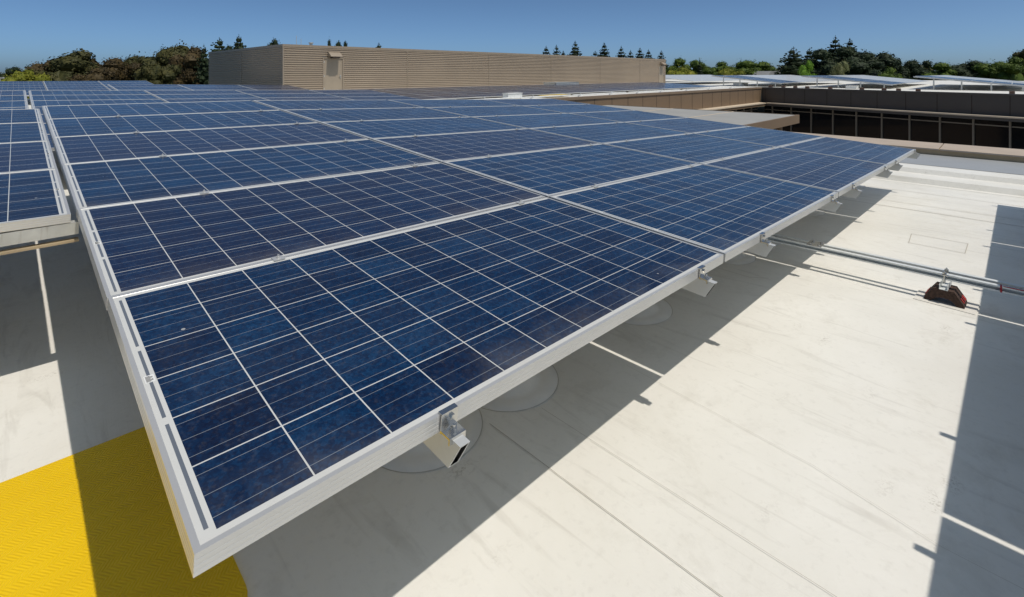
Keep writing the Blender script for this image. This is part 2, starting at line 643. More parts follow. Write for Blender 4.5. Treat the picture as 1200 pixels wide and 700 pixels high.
def frame_mesh():
    g = MB()
    # profile: (inset, z), outer side carries shallow grooves
    prof = [(0, 0), (0, -.009), (.0005, -.0102), (.0005, -.0114), (0, -.0126), (0, -.0180), (.0005, -.0192), (.0005, -.0204), (0, -.0216),
            (0, -.027), (.0005, -.0282), (.0005, -.0294), (0, -.0306), (0, -PH), (.028, -PH), (.028, -PH+.002), (.002, -PH+.002), (.002, -.006), (.0105, -.006), (.0105, -.0006), (.0098, 0)]
    n = len(prof)
    for cx, cy, dx, dy in ((0, 0, 1, 1), (PL, 0, -1, 1), (PL, PW, -1, -1), (0, PW, 1, -1)):
        for a, z in prof:
            g.v.append((cx+dx*a, cy+dy*a, z))
    for q in range(4):
        for j in range(n):
            a, b = q*n, ((q+1) % 4)*n
            g.f.append((a+j, b+j, b+(j+1) % n, a+(j+1) % n))
            g.mi.append(0)
    return g.mesh('frame', M['alu'])


ME_FRAME = frame_mesh()
g = MB()
g.face([(.0105, .0105, -.0018), (PL-.0105, .0105, -.0018), (PL-.0105, PW-.0105, -.0018), (.0105, PW-.0105, -.0018)], 0)
g.face([(.0105, .0105, -.0058), (PL-.0105, .0105, -.0058), (PL-.0105, PW-.0105, -.0058), (.0105, PW-.0105, -.0058)], 1)
ME_LAM = g.mesh('laminate', [M['pv'], M['backsheet']])
# far copies: one light mesh (frame ring, laminate, underside)
g = MB()
a = .013
g.face([(0, 0, 0), (PL, 0, 0), (PL-a, a, 0), (a, a, 0)], 0)
g.face([(PL, 0, 0), (PL, PW, 0), (PL-a, PW-a, 0), (PL-a, a, 0)], 0)
g.face([(PL, PW, 0), (0, PW, 0), (a, PW-a, 0), (PL-a, PW-a, 0)], 0)
g.face([(0, PW, 0), (0, 0, 0), (a, a, 0), (a, PW-a, 0)], 0)
g.face([(a, a, 0), (PL-a, a, 0), (PL-a, PW-a, 0), (a, PW-a, 0)], 1)
for p, q in (((0, 0), (PL, 0)), ((PL, 0), (PL, PW)), ((PL, PW), (0, PW)), ((0, PW), (0, 0))):
    g.face([(p[0], p[1], -PH), (q[0], q[1], -PH), (q[0], q[1], 0), (p[0], p[1], 0)], 0)
g.face([(0, 0, -PH), (0, PW, -PH), (PL, PW, -PH), (PL, 0, -PH)], 2)
ME_FAR = g.mesh('solar_panel', [M['alu'], M['pv'], M['backsheet']])
SLIVER = g

proto = empty('solar_panel')
link('frame', ME_FRAME, proto)
link('laminate', ME_LAM, proto)
used = [False]


def basis(x, y, z, a, b, flip=False):
    ex = Vector((1, 0, a)).normalized()
    ey = (Vector((0, 1, b))-Vector((0, 1, b)).dot(ex)*ex).normalized()
    ez = ex.cross(ey)
    if flip:
        o = Vector((x, y, z))+ex*PL+ey*PW
        ex, ey = -ex, -ey
    else:
        o = Vector((x, y, z))
    m = Matrix((ex, ey, ez)).transposed().to_4x4()
    m.translation = o
    return m


def panel(x, y, z, a, b, label, group, far=False, flip=False):
    if far:
        o = link('solar_panel', ME_FAR)
    elif not used[0]:
        o = proto
        used[0] = True
    else:
        o = copy_tree(proto)
    o.matrix_world = basis(x, y, z, a, b, flip)
    tag(o, label, 'solar panel', group)
    return o


# near array: heights at the five column seams (from the photograph), 4 columns x 6 rows
U0, V0 = .1915, .876
za = [-.728, -.777, -.841, -.903, -.963]
zb = [.066, .0715, .0708, .0700, .0708]
GN = 'panels of the near solar array'


def z1(i, j):
    return za[i]+zb[i]*j


colname = ['left-hand', 'second', 'third', 'right-hand']
T1 = {}
for i in range(4):
    for j in range(6):
        z = z1(i, j)
        a = ((z1(i+1, j)-z)+(z1(i+1, j+1)-z1(i, j+1)))/2/LX
        b = ((z1(i, j+1)-z)+(z1(i+1, j+1)-z1(i+1, j)))/2/WY
        zc = (z1(i, j)+z1(i+1, j)+z1(i, j+1)+z1(i+1, j+1))/4
        if (i, j) == (0, 0):
            lab = 'dark blue solar panel nearest of all, its silver corner hanging over the yellow mat'
        elif (i, j) == (3, 0):
            lab = 'blue solar panel at the far right tip of the near array'
        elif j == 0:
            lab = 'blue solar panel on the front edge of the near array, %s from the left' % ORD[i]
        elif j == 5:
            lab = 'blue solar panel in the top row of the near array, %s column' % colname[i]
        else:
            lab = 'blue solar panel of the near array, %s column, %s row from the front' % (colname[i], ORD[j])
        T1[i, j] = panel(U0+i*LX+.001, V0+j*WY, zc-a*LX/2-b*WY/2, a, b, lab, GN)
# serial labels in the wide end margin of two panels
for i, j in ((0, 0), (0, 1)):
    g = MB()
    y = .50
    g.box(.0145, .0335, y, y+.030, -.0018, -.0012, 0)
    for q in range(7):
        t = y+.003+q*.0036
        g.box(.017, .0305 if q % 3 else .026, t, t+.0016, -.0012, -.0009, 1)
    o = g.build('serial_label', [M['white'], M['dark']], T1[i, j])
    o['label'] = 'tiny white bar code label in the end margin'


def table(x0, y0, z0, a, b, nc, nr, lab, group, far=False, flip=False, i0=0):
    for i in range(nc):
        for j in range(nr):
            panel(x0+i*LX, y0+j*WY, z0+a*i*LX+b*j*WY, a, b, lab(i, j), group, far, flip)


# left array: starts two rows further back, beside the near array
table(.174-PL-LX, 2.912, -.617+.079, -.02, .064, 2, 4,
      lambda i, j: ('blue solar panel cut by the left photo edge, %s row of the left array' % ORD[j]) if i == 1 else
      ('blue solar panel outside the left edge of the photo, %s row of the left array' % ORD[j]), 'panels of the left solar array', flip=True)
# array behind the camera; its shadow darkens the right of the roof
table(8.085-4*LX, -.30-2*WY, -.375-2*.067, -.03, .067, 4, 2, lambda i, j: 'solar panel of the array behind the camera that shades the right of the roof',
      'panels of the array behind the camera')
for o in [o for o in bpy.data.objects if o.get('group') == 'panels of the array behind the camera']:
    o.location.z += .03*3.2-.02
# second array behind the near one; unseen front row added to shade the aisle
table(.20, 14.66-7*WY, -.37-7*.066, -.022, .066, 4, 7, lambda i, j: 'solar panel of the second array, %s column, %s row from its front' % (colname[i], ORD[j]),
      'panels of the second solar array')
table(.160-PL, 14.66-7*WY, -.365-7*.066, 0, .066, 1, 7, lambda i, j: 'solar panel left of the narrow gap in the second array, %s row' % ORD[j],
      'panels of the second solar array', flip=True)
# third array, right of the second seam
table(2.19, 21.4-6*WY, -.37-6*.066, -.022, .066, 3, 6, lambda i, j: 'distant solar panel of the third array, %s column, %s row' % (ORD[i], ORD[j]),
      'panels of the third solar array', far=True)
# fourth array, in front of the dark trees on the left
table(.93-2*LX, 32.06-6*WY, -.36-6*.075, -.004, .075, 4, 6, lambda i, j: 'solar panel of the array below the left-hand trees, %s column, %s row' % (ORD[i], ORD[j]),
      'panels of the array below the left trees', far=True)
# long array in front of the corrugated building
table(9.0, 16.9, -1.06, .0, .044, 16, 6, lambda i, j: 'panel of the long array before the corrugated building, %s column, %s row' % (ORD[i], ORD[j]),
      'panels of the long array by the corrugated building', far=True)
# east wing arrays
for k, (y0, nm, nc) in enumerate(((6.5, 'middle', 4), (-.9, 'right-hand', 4), (14.2, 'left-hand', 3))):
    table(47, y0, -.84, 0, .105, nc, 6, lambda i, j: 'solar panel of the %s array across the courtyard, %s column, %s row' % (nm, ORD[i], ORD[j]),
          'panels of the %s array across the courtyard' % nm, far=True)
# the rest of the panels, too far to tell apart
g = MB()
far_tabs = [(47+4*LX, 6.5, -.84, 8), (47+4*LX, -.9, -.84, 8), (47+3*LX, 14.2, -.84, 9), (50, 23.5, -.84, 9), (53, 32, -.80, 8), (44, 41, -.62, 10), (56, 50, -.55, 9)]
for x0, y0, z0, nc in far_tabs:
    for i in range(nc):
        for j in range(6):
            mt = basis(x0+i*LX, y0+j*WY, z0+.105*j*WY, 0, .105)
            i0 = len(g.v)
            g.v += [tuple(mt @ Vector(p)) for p in SLIVER.v]
            g.f += [tuple(i0+q for q in f) for f in SLIVER.f]
            g.mi += SLIVER.mi
tag(g.build('distant_solar_panels', [M['alu'], M['pv'], M['backsheet']]), 'pale mass of far solar panels across the courtyard roofs', 'solar panels', kind='stuff')

# ------------------------------------------------------------------ rails, clamps, posts
RH, RWD = .066, .027


def rail_mesh(length, overhang=.0):
    g = MB()
    w, t = RWD/2, .003
    o = [(-w, 0), (w, 0), (w, -RH), (-w, -RH)]
    n = [(-w+t, -t), (w-t, -t), (w-t, -RH+t), (-w+t, -RH+t)]
    sl = lambda z: -z*.52
    for y0, s_ in ((0, 1), (length, 0)):
        for p in o:
            g.v.append((p[0], y0+s_*sl(p[1]), p[1]))
        for p in n:
            g.v.append((p[0], y0+s_*sl(p[1]), p[1]))
    for j in range(4):
        k = (j+1) % 4
        g.f += [(j, k, 8+k, 8+j), (4+j, 12+j, 12+k, 4+k), (j, 4+j, 4+k, k), (8+j, 8+k, 12+k, 12+j)]
        g.mi += [0, 1, 0, 0]  # inner walls black: shade inside the hollow rail painted in
    return g


ME_RAIL = rail_mesh(6.30).mesh('beam', [M['rail'], M['dark']])
g = MB()   # end clamp: plate on the frame face, lip over its top, foot on the rail   (origin: rail top at frame face)
w = .022
g.box(-w, w, -.0042, -.0006, -.002, PH+.003)
g.box(-w, w, -.0042, .010, PH+.0006, PH+.0036)
g.box(-w, w, -.0345, -.0042, .0006, .0046)
g.box(-w, w, -.0345, -.0310, -.010, .0006)
ME_CL = g.mesh('end_clamp', M['steel'])
g = MB()
g.cyl((.0, -.0195, .0046), .0105, .0016, 16)
g.cyl((.0, -.0195, .0062), .0078, .0062, 6)
g.cyl((.0, -.0195, .0124), .0040, .0070, 10)
g.cyl((.006, -.0046, .026), .0065, -.005, 6, axis='y')
ME_BOLT = g.mesh('bolt', M['steel'])
g = MB()   # mid clamp on a row seam (origin: frame top, centre of the gap)
g.box(-.019, .019, -.0175, .0175, .0008, .0040)
g.box(-.019, .019, -.0090, -.0060, -.022, .0008)
g.box(-.019, .019, .0060, .0090, -.022, .0008)
g.cyl((0, 0, .004), .0070, .006, 6)
g.cyl((0, 0, .010), .0038, .006, 8)
ME_MID = g.mesh('mid_clamp', M['alu'])
GR = 'mounting rails under the near solar array'
RU = [.673, 1.93, 2.61, 3.945, 4.58, 5.93, 6.55, 7.94]
for q, u in enumerate(RU):
    i = min(3, int((u-U0)/LX))
    t = (u-U0)/LX-i
    zz = lambda j: z1(i, j)*(1-t)+z1(i+1, j)*t
    b = (zz(6)-zz(0))/(6*WY)
    r = empty('mounting_rail')
    m = basis(u, V0-.060, zz(0)-PH-.060*b-.0015, -.028, b)
    r.matrix_world = m
    lab = 'mounting rail end and clamp under the near front edge, %s from the yellow mat' % ORD[q]
    tag(r, lab, 'mounting rail', GR)
    link('beam', ME_RAIL, r)
    c = link('end_clamp', ME_CL, r)
    c.location = (0, .060, .0012)
    link('bolt', ME_BOLT, c)
    for j in range(1, 6):
        c = link('mid_clamp', ME_MID, r)
        c.location = (0, .060+j*WY-.0015, PH+.0015)
# posts with round membrane flashings under the rails
def post_tree():
    p = empty('support_post')
    g = MB()
    g.lathe([(.232, .0), (.231, .0045), (.165, .006), (.145, .014), (.110, .045), (.068, .078), (.042, .085), (.036, .088), (.036, .10), (.0, .10)], 40)
    g.build('flashing', M['flash'], p, True)
    g = MB()
    for k in range(44):
        a0, a1 = 2*PI*k/44, 2*PI*(k+1)/44
        g.face([(r_*math.cos(a), r_*math.sin(a), .0052) for r_, a in ((.2300, a0), (.2330, a0), (.2330, a1), (.2300, a1))])
    g.build('sealant_ring', M['seamlight'], p)
    g = MB()
    g.cyl((0, 0, .09), .024, 1., 16)
    g.build('post', M['galv'], p, True)
    return p


P0 = post_tree()
fst = True
for q, u in enumerate(RU):
    for k, (v, uu) in enumerate(((1.62, u+.45 if q == 0 else (1.58 if q == 1 else u+.02)), (3.9, u), (6.2, u))):
        o = P0 if fst else copy_tree(P0)
        fst = False
        o.location = (uu, v, RZ(uu))
        h = (z1(0, 0)-.030*(uu-U0)+.07*(v-V0)/WY-PH-RH-.02)-(RZ(uu)+.09)
        if q < 2 and k == 0:
            h = .02
        ps = [c for c in o.children if c.name.startswith('post')][0]
        ps.scale.z = h
        ps.location.z = .09*(1-h)
        if k == 0:
            lab = 'domed round post flashing below the near front edge, %s from the yellow mat' % ORD[q]
        else:
            lab = 'support post in the shade deep under the near array'
        tag(o, lab, 'support post', 'support posts on round flashings')

# galvanised beam below the lower edge of the left array
bm_ = empty('mounting_beam', (-1.9, 2.912, 0))
tag(bm_, 'rust streaked galvanised beam under the lower edge of the left array', 'beam')
zb0 = -.617-PH-.001
g = MB()
g.box(-2.05, 2.10, .004, .050, zb0-.054, zb0-.001)
g.build('beam_web', M['galv'], bm_)
g = MB()
g.box(-2.05, 2.10, -.004, .040, zb0-.086, zb0-.076)
g.build('lower_flange', M['curb'], bm_)
for x in (-1.2, .3, 1.45):
    g = MB()
    g.box(x, x+.03, .008, .034, zb0-.076, zb0-.054)
    g.build('spacer', M['galv'], bm_)
# rails of the other arrays (a lighter rail, same shape)
ME_RAIL2 = rail_mesh(6.25).mesh('mounting_rail', [M['rail'], M['dark']])


def rails(x0, y0, z0, a, b, us, lab, group):
    for q, u in enumerate(us):
        o = link('mounting_rail', ME_RAIL2)
        o.matrix_world = basis(x0+u, y0-.06, z0+a*u-.06*b-PH-.002, a, b)
        tag(o, lab % ORD[q] if '%' in lab else lab, 'mounting rail', group)


rails(8.085-4*LX, -.30-6*WY, -.375-6*.067+.096-.02, -.03, .067, [.46, 1.75, 2.43, 3.73, 4.41, 5.70, 6.39, 7.75], 'mounting rail behind the camera whose tip throws a dark tick on the roof',
      'mounting rails of the array behind the camera')
for o in [o for o in bpy.data.objects if o.get('group') == 'mounting rails of the array behind the camera']:
    o.location.y -= .05
rails(9.0, 16.9, -1.06, 0, .044, [.46+LX*2*k for k in range(8)], '%s rail end from the left under the long array by the corrugated building', 'mounting rails of the long array')
rails(47, 6.5, -.84, 0, .105, [.03, 1.8, 4.4, 6.6], '%s rail from the left under the middle array across the courtyard', 'mounting rails across the courtyard')
rails(47, -.9, -.84, 0, .105, [.03, 1.8, 4.4, 6.6], '%s rail from the left under the right-hand array across the courtyard', 'mounting rails across the courtyard')
rails(47, 14.2, -.84, 0, .105, [.03, 1.8, 4.4], '%s rail from the left under the left-hand array across the courtyard', 'mounting rails across the courtyard')

# plain posts under the far arrays
ME_POST = MB().cyl((0, 0, 0), .045, 1., 10).mesh('support_post', M['galv'])
ME_POST2 = None


def plain_posts(spots, lab, group):
    for x, y, zr, zt in spots:
        o = link('support_post', ME_POST)
        o.location = (x, y, zr)
        o.scale.z = zt-zr
        tag(o, lab, 'support post', group)


plain_posts([(9.46+LX*2*k, y, UZ, -1.06+.044*(y-16.9)-.125) for k in range(8) for y in (22.4,)], 'short post hidden under the long array by the corrugated building', 'posts of the long array')
for y0, nm in ((6.5, 'middle'), (-.9, 'right-hand'), (14.2, 'left-hand')):
    plain_posts([(47.03, y0+d, UZ, -.84+.105*d-.12) for d in (.5, 2., 3.5, 5.)], 'short post on the open side of the %s array across the courtyard' % nm, 'posts across the courtyard')
plain_posts([(x, y, RZ(x), -.77-.02*x+.066*(y-8.6)-.14) for x in (-1.3, .66, 2.6, 4.6, 6.5, 7.8) for y in (9.2, 13.8)], 'support post under the second array', 'posts of the second array')
plain_posts([(x, y, UZ, -.78-.02*(x-2.2)+.066*(y-15.3)-.06) for x in (2.8, 4.7, 6.6, 7.9) for y in (16.2, 20.6)], 'support post under the third array', 'posts of the third array')
plain_posts([(x, y, UZ, -.81+.075*(y-26)-.06) for x in (-2.5, 0., 2.2, 4.4) for y in (26.8, 31.2)], 'support post under the array below the left trees', 'posts below the left trees')
plain_posts([(x, y, RZ(x), -.66-.02*x+.064*(y-2.9)-.13) for x in (-2.6, -.9) for y in (3.2, 6.5)], 'support post under the left array', 'posts of the left array')
plain_posts([(x, y, RZ(x), -.69-.03*(x-.2)+.067*(y+6.47)-.16) for x in (.9, 3.4, 7.2) for y in (-5.8, -1.4)], 'support post of the array behind the camera', 'posts of the array behind the camera')

# ------------------------------------------------------------------ strut run on its rubber block
ZB = RZ(4.12)
st = empty('strut_run', (4.13, 0, 0))
tag(st, 'pair of zinc strut channels running across the white roof over the rubber block', 'strut channel')


def strut(g, x0, z0, y0, y1):
    # slotted channel, open side facing the camera; height .041, width .021
    t = .0028
    hw, hh = .0165, .0175
    prof = [(-hw, hh), (hw, hh), (hw, -hh), (-hw, -hh), (-hw, -hh+.009), (-hw+t, -hh+.009), (-hw+t, -hh+t), (hw-t, -hh+t), (hw-t, hh-t), (-hw+t, hh-t), (-hw+t, hh-.009), (-hw, hh-.009)]
    g.prism([(x0+a, z0+b) for a, b in prof], y0, y1)


SZ = -1.272
g = MB()
strut(g, 0, SZ, -9, 1.35)
g.build('channel', M['zinc'], st)
g = MB()
strut(g, .076, SZ, -9, 1.95)
g.build('channel', M['zinc'], st)
g = MB()
g.box(-.0225, .0985, .98, 1.075, SZ+.0180, SZ+.0212)
for y in (1.0, 1.055):
    for x in (0, .076):
        g.cyl((x, y, SZ+.0212), .009, .008, 6)
g.build('splice_plate', M['steel'], st)
g = MB()
g.box(-.0225, .0985, 1.42, 1.50, SZ+.0180, SZ+.0212)
for y in (1.44, 1.48):
    g.cyl((.076, y, SZ+.0212), .008, .007, 6)
    g.cyl((.0, y, SZ+.0212), .008, .007, 6)
g.build('splice_plate', M['steel'], st)
g = MB()
g.box(-.0172, .0172, .050, .059, SZ-.0182, SZ+.0182)
g.tube([(-.012, .045, SZ+.0180), (-.014, .0, SZ+.0200), (-.012, -.09, SZ+.0195)], .0035, 6)
g.build('red_tape', M['redtape'], st)

# rubber block: trapezoid with arched underside, tapering bands and red reflectors
bk = empty('rubber_block', (4.14, .305, ZB), R(-3))
tag(bk, 'black rubber support block with arched opening and red reflectors under the strut', 'support block')
g = MB()
HWB, HB, DB = .098, .092, .066     # half length along Y, height, half depth along X
out_ = [(-HWB, 0), (-HWB+.006, .028), (-.048, HB), (.048, HB), (HWB-.006, .028), (HWB, 0)]
arc = [(.060*math.cos(a), .040*math.sin(a)) for a in [PI*k/12 for k in range(13)]]
poly = out_+arc
g.prism(poly, -DB, DB, axis='x')
g.build('block', M['rubber'], bk)
for s_ in (-1, 1):
    for k, xx in enumerate((-.04, -.008, .024)):
        g = MB()
        p0, p1 = (s_*(HWB-.0065+.0006), .030), (s_*(.062), .074)
        d = Vector((p1[0]-p0[0], p1[1]-p0[1])).normalized()
        n = Vector((abs(d.y)*s_, abs(d.x)))*.0025
        a_, b_ = (p0, (p0[0]+d.x*.03, p0[1]+d.y*.03))
        g.face([(xx, a_[0]+n.x, a_[1]+n.y), (xx+.018, a_[0]+n.x, a_[1]+n.y), (xx+.018, b_[0]+n.x, b_[1]+n.y), (xx, b_[0]+n.x, b_[1]+n.y)])
        g.face([(xx, a_[0], a_[1]), (xx, a_[0]+n.x, a_[1]+n.y), (xx, b_[0]+n.x, b_[1]+n.y), (xx, b_[0], b_[1])])
        g.face([(xx+.018, a_[0], a_[1]), (xx+.018, a_[0]+n.x, a_[1]+n.y), (xx+.018, b_[0]+n.x, b_[1]+n.y), (xx+.018, b_[0], b_[1])])
        g.build('reflector', M['red'], bk)
g = MB()
strutp = [(-.0205, 0), (-.0205, .030), (.0205, .030), (.0205, 0), (.0177, 0), (.0177, .0272), (-.0177, .0272), (-.0177, 0)]
g.prism([(a, HB+.0006+.030-b) for a, b in strutp], -.075, .075, axis='x')
g.build('base_strut', M['zinc'], bk)
g = MB()
for x, y in ((-.02, .0), (.06, 0)):
    g.cyl((x-.01, y, HB+.03), .005, .075, 8)
    g.cyl((x-.01, y, HB+.086), .012, .010, 6)
    g.box(x-.028, x+.008, y-.018, y+.018, HB+.082, HB+.0855)
g.build('bolt', M['steel'], bk)
g = MB()
g.box(-.11, .10, -.150, .142, .0005, .006)
g.build('slip_sheet', M['flash'], bk)

# ------------------------------------------------------------------ yellow mat
g = MB()
x0, x1, y0, y1, r_ = -1.6, .432, 1.33, 2.34, .10
pl = []
for cx, cy, a0 in ((x1-r_, y1-.02, 0), (x0+r_, y1-.02, 90), (x0+r_, y0+r_, 180), (x1-r_, y0+r_, 270)):
    for k in range(9):
        a = R(a0+k*90/8)
        rr = r_ if a0 != 0 and a0 != 90 else .02
        pl.append((cx+(r_-rr if a0 == 0 else (-(r_-rr) if a0 == 90 else 0))+rr*math.cos(a), cy+rr*math.sin(a)))
# bottom edge at v = 1.50 on the right, mat ends there
g.prism(pl, 0, .006, axis='z')
o = g.build('walkway_mat', M['yellow'])
sh = Matrix.Identity(4)
sh[2][0] = -.02
o.matrix_world = Matrix.Translation((0, 0, -1.35+.003)) @ Matrix.Rotation(math.atan(.02), 4, 'Y')
tag(o, 'bright yellow ribbed rubber walkway mat on the roof under the near panel corner', 'mat')

# ------------------------------------------------------------------ corrugated building
cb = empty('plant_building', (9.78, 26.5, UZ))
tag(cb, 'long low beige corrugated metal building with two doors behind the arrays', 'building')
LBX, LBY, HT = 49.65-9.78, 13.8, 2.70


def corrug(n, h, d):
    P = []
    p = h/n
    for i in range(n):
        z = i*p
        P += [(0, z), (0, z+p*.30), (-d, z+p*.45), (-d, z+p*.80), (0, z+p*.98)]
    P.append((0, h))
    return P


NR = 22
P = corrug(NR, HT-.14, .046)
g = MB()
d1, d2 = (11.84-9.78), (13.04-9.78)
e1, e2 = (48.2-9.78), (49.37-9.78)
dh = 2.08
for xa, xb, za_, zb_ in ((0, d1, 0, 9), (d1, d2, dh, 9), (d2, e1, 0, 9), (e1, e2, dh, 9), (e2, LBX, 0, 9)):
    for a, b in zip(P[:-1], P[1:]):
        if a[1] >= za_-.001:
            g.face([(xa, a[0], a[1]), (xb, a[0], a[1]), (xb, b[0], b[1]), (xa, b[0], b[1])])
g.build('front_wall', M['metal_wall'], cb)
g = MB()
for a, b in zip(P[:-1], P[1:]):
    g.face([(a[0], 0, a[1]), (a[0], LBY, a[1]), (b[0], LBY, b[1]), (b[0], 0, b[1])])
g.build('side_wall', M['metal_wall'], cb)
g = MB()
g.box(.01, LBX, LBY-.05, LBY, 0, HT-.15)
g.box(LBX-.05, LBX, .01, LBY-.06, 0, HT-.15)
g.build('back_wall', M['metal_wall'], cb)
g = MB()
g.box(-.055, LBX+.03, -.055, LBY+.03, HT-.14, HT)
g.build('roof_trim', M['trim'], cb)
g = MB()
g.box(-.05, .02, -.05, .02, 0, HT-.141)
g.build('corner_trim', M['trim'], cb)
for x in (7.4, 14.2, 21.0, 27.8, 34.6):
    MB().box(x, x+.05, -.058, -.047, .02, HT-.141).build('wall_joint', M['trim'], cb)
g = MB()
g.box(-.056, -.047, 6.6, 6.7, 0, HT-.141)
g.build('wall_joint', M['trim'], cb)
for a, b in ((d1, d2), (e1, e2)):
    dr = MB().box(a+.07, b-.07, -.01, .03, 0.02, dh-.08).build('door', M['door'], cb)
    g = MB()
    g.box(a, a+.068, -.05, .03, 0, dh)
    g.box(b-.068, b, -.05, .03, 0, dh)
    g.box(a+.068, b-.068, -.05, .03, dh-.075, dh)
    g.build('door_frame', M['trim'], dr)
    g = MB()
    g.box(b-.20, b-.16, -.05, -.011, .93, 1.10)
    g.box(b-.27, b-.165, -.075, -.05, 1.04, 1.065)
    g.build('handle', M['galv'], dr)
    for z in (.3, 1.0, 1.75):
        MB().box(a+.055, a+.085, -.062, -.051, z, z+.11).build('hinge', M['galv'], dr)
    c = (a+b)/2-.0
    g = MB()
    g.prism([(-.47, dh+.03), (-.036, dh+.03), (-.036, dh+.28), (-.18, dh+.26), (-.40, dh+.10)], c-.33, c+.33, axis='x')
    g.build('awning', M['trim'], cb)
    g = MB()
    g.box(c-.20, c+.20, -.46, -.10, dh-.06, dh+.028)
    g.build('awning_lamp', M['joint'], cb)
# small things on the building roof
for x, h in ((1.1, .55), (1.35, .40), (1.9, .16)):
    g = MB()
    g.cyl((0, 0, 0), .012 if h > .2 else .09, h, 8)
    if h <= .2:
        g.cyl((0, 0, h), .13, .05, 10)
    o = g.build('roof_vent' if h <= .2 else 'roof_antenna', M['galv'])
    o.location = (9.78+x, 27.6, UZ+HT)
    tag(o, {.55: 'taller thin antenna rod on top of the corrugated building corner', .40: 'shorter thin antenna rod on top of the corrugated building corner', .16: 'small round vent on the corrugated building roof near its corner'}[h], 'vent' if h <= .2 else 'antenna')

# ------------------------------------------------------------------ courtyard building
ob = empty('courtyard_building', (0, 0, 0))
tag(ob, 'brown panelled building around the courtyard with a band of dark windows', 'building')
A = Vector((44.6, 15.0))
B = Vector((39.5, -.38))
dd = (B-A).normalized()
LEN = 34.
nn = Vector((dd.y, -dd.x))       # towards the courtyard (-X)
if nn.x > 0:
    nn = -nn
TZ = -1.165


def wallbox(g, t0, t1, n0, n1, z0, z1_, k=None):
    """box along the east facade: t along it from the corner, n out towards the courtyard"""
    q = [A+dd*t0+nn*n0, A+dd*t1+nn*n0, A+dd*t1+nn*n1, A+dd*t0+nn*n1]
    i = len(g.v)
    g.v += [(p.x, p.y, z0) for p in q]+[(p.x, p.y, z1_) for p in q]
    for f in ((0, 3, 2, 1), (4, 5, 6, 7), (0, 1, 5, 4), (1, 2, 6, 5), (2, 3, 7, 6), (3, 0, 4, 7)):
        g.f.append(tuple(i+j for j in f))
        g.mi.append(g.k if k is None else k)


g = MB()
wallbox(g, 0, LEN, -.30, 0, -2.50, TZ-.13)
g.build('parapet_wall', M['brown_shaded'], ob)
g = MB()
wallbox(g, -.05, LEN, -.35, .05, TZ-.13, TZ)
g.build('parapet_cap', M['brown_shaded'], ob)
g = MB()
jt = [.33+1.70*k for k in range(20)]
for t in jt:
    wallbox(g, t-.02, t+.02, -.01, .006, -2.40, TZ-.131)
g.build('panel_joints', M['joint'], ob)
g = MB()
wallbox(g, -.6, LEN, 0.001, .62, -2.50, -2.42)
g.build('ledge', M['ledge'], ob)
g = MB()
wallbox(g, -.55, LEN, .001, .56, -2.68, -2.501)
g.build('fascia', M['brown_shaded'], ob)
g = MB()
wallbox(g, 0, LEN, -.42, -.34, -5.05, -2.69)
g.build('window_band', M['glass'], ob)
mt_ = [.78+1.64*k for k in range(21)]
for t in mt_:
    g = MB()
    wallbox(g, t-.042, t+.042, -.339, -.24, -5.05, -2.69)
    g.build('mullion', M['mullion'], ob)
g = MB()
wallbox(g, 0, LEN, -.338, -.30, -3.07, -3.00)
g.build('transom', M['mullion'], ob)
g = MB()
wallbox(g, 0, LEN, -.34, -.18, -5.35, -5.051)
wallbox(g, 0, LEN, -.60, -.341, -7, -5.051)
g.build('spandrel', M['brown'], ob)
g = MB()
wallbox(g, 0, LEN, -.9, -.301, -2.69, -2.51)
g.build('soffit', M['brown'], ob)
# north side of the courtyard
g = MB()
g.box(13.7, 44.55, 15.0, 15.3, -2.50, TZ-.13)
g.build('parapet_wall', M['brown'], ob)
g = MB()
g.box(-30, 44.5, 14.95, 15.35, TZ-.13, TZ)
g.build('parapet_cap', M['brown_cap'], ob)
g = MB()
for k in range(20):
    x = 14.6+1.555*k
    g.box(x-.015, x+.015, 14.994, 15.005, -2.40, TZ-.131)
g.build('panel_joints', M['joint'], ob)
g = MB()
g.box(13.7, 44.4, 14.38, 14.999, -2.50, -2.42)
g.build('ledge', M['ledge'], ob)
g = MB()
g.box(13.7, 44.35, 14.44, 14.999, -2.68, -2.501)
g.build('fascia', M['brown'], ob)
g = MB()
g.box(13.7, 44.6, 15.34, 15.42, -4.05, -2.69)
g.build('window_band', M['glass'], ob)
g = MB()
g.box(13.7, 44.6, 15.33, 15.6, -7, -4.051)
g.build('spandrel', M['brown'], ob)
for k in range(18):
    x = 15.2+1.64*k
    MB().box(x-.06, x+.06, 15.24, 15.339, -4.05, -2.69).build('mullion', M['mullion'], ob)
MB().box(13.7, 44.6, 15.30, 15.338, -3.07, -3.0).build('transom', M['mullion'], ob)

# flat canopy reaching into the courtyard
cn = empty('courtyard_canopy', (0, 0, 0))
tag(cn, 'flat grey topped canopy with brown edge beside the courtyard windows', 'canopy')
g = MB()
g.box(13.7, 21.15, 5.86, 14.4, -1.64, -1.60)
g.build('deck', M['canopy'], cn)
g = MB()
g.box(13.7, 21.22, 5.78, 5.855, -1.90, -1.585)
g.box(21.155, 21.22, 5.856, 14.4, -1.90, -1.585)
g.build('edge_beam', M['brown'], cn)
g = MB()
g.box(13.7, 21.15, 5.857, 14.4, -1.70, -1.641)
g.build('soffit', M['brown'], cn)
for y in (8.2, 10.9):
    MB().box(13.7, 21.15, y, y+.06, -1.599, -1.588).build('standing_seam', M['ledge'], cn)
for y in (6.3, 13.5):
    MB().cyl((20.6, y, -7), .11, 5.3, 16).build('column', M['brown'], cn)

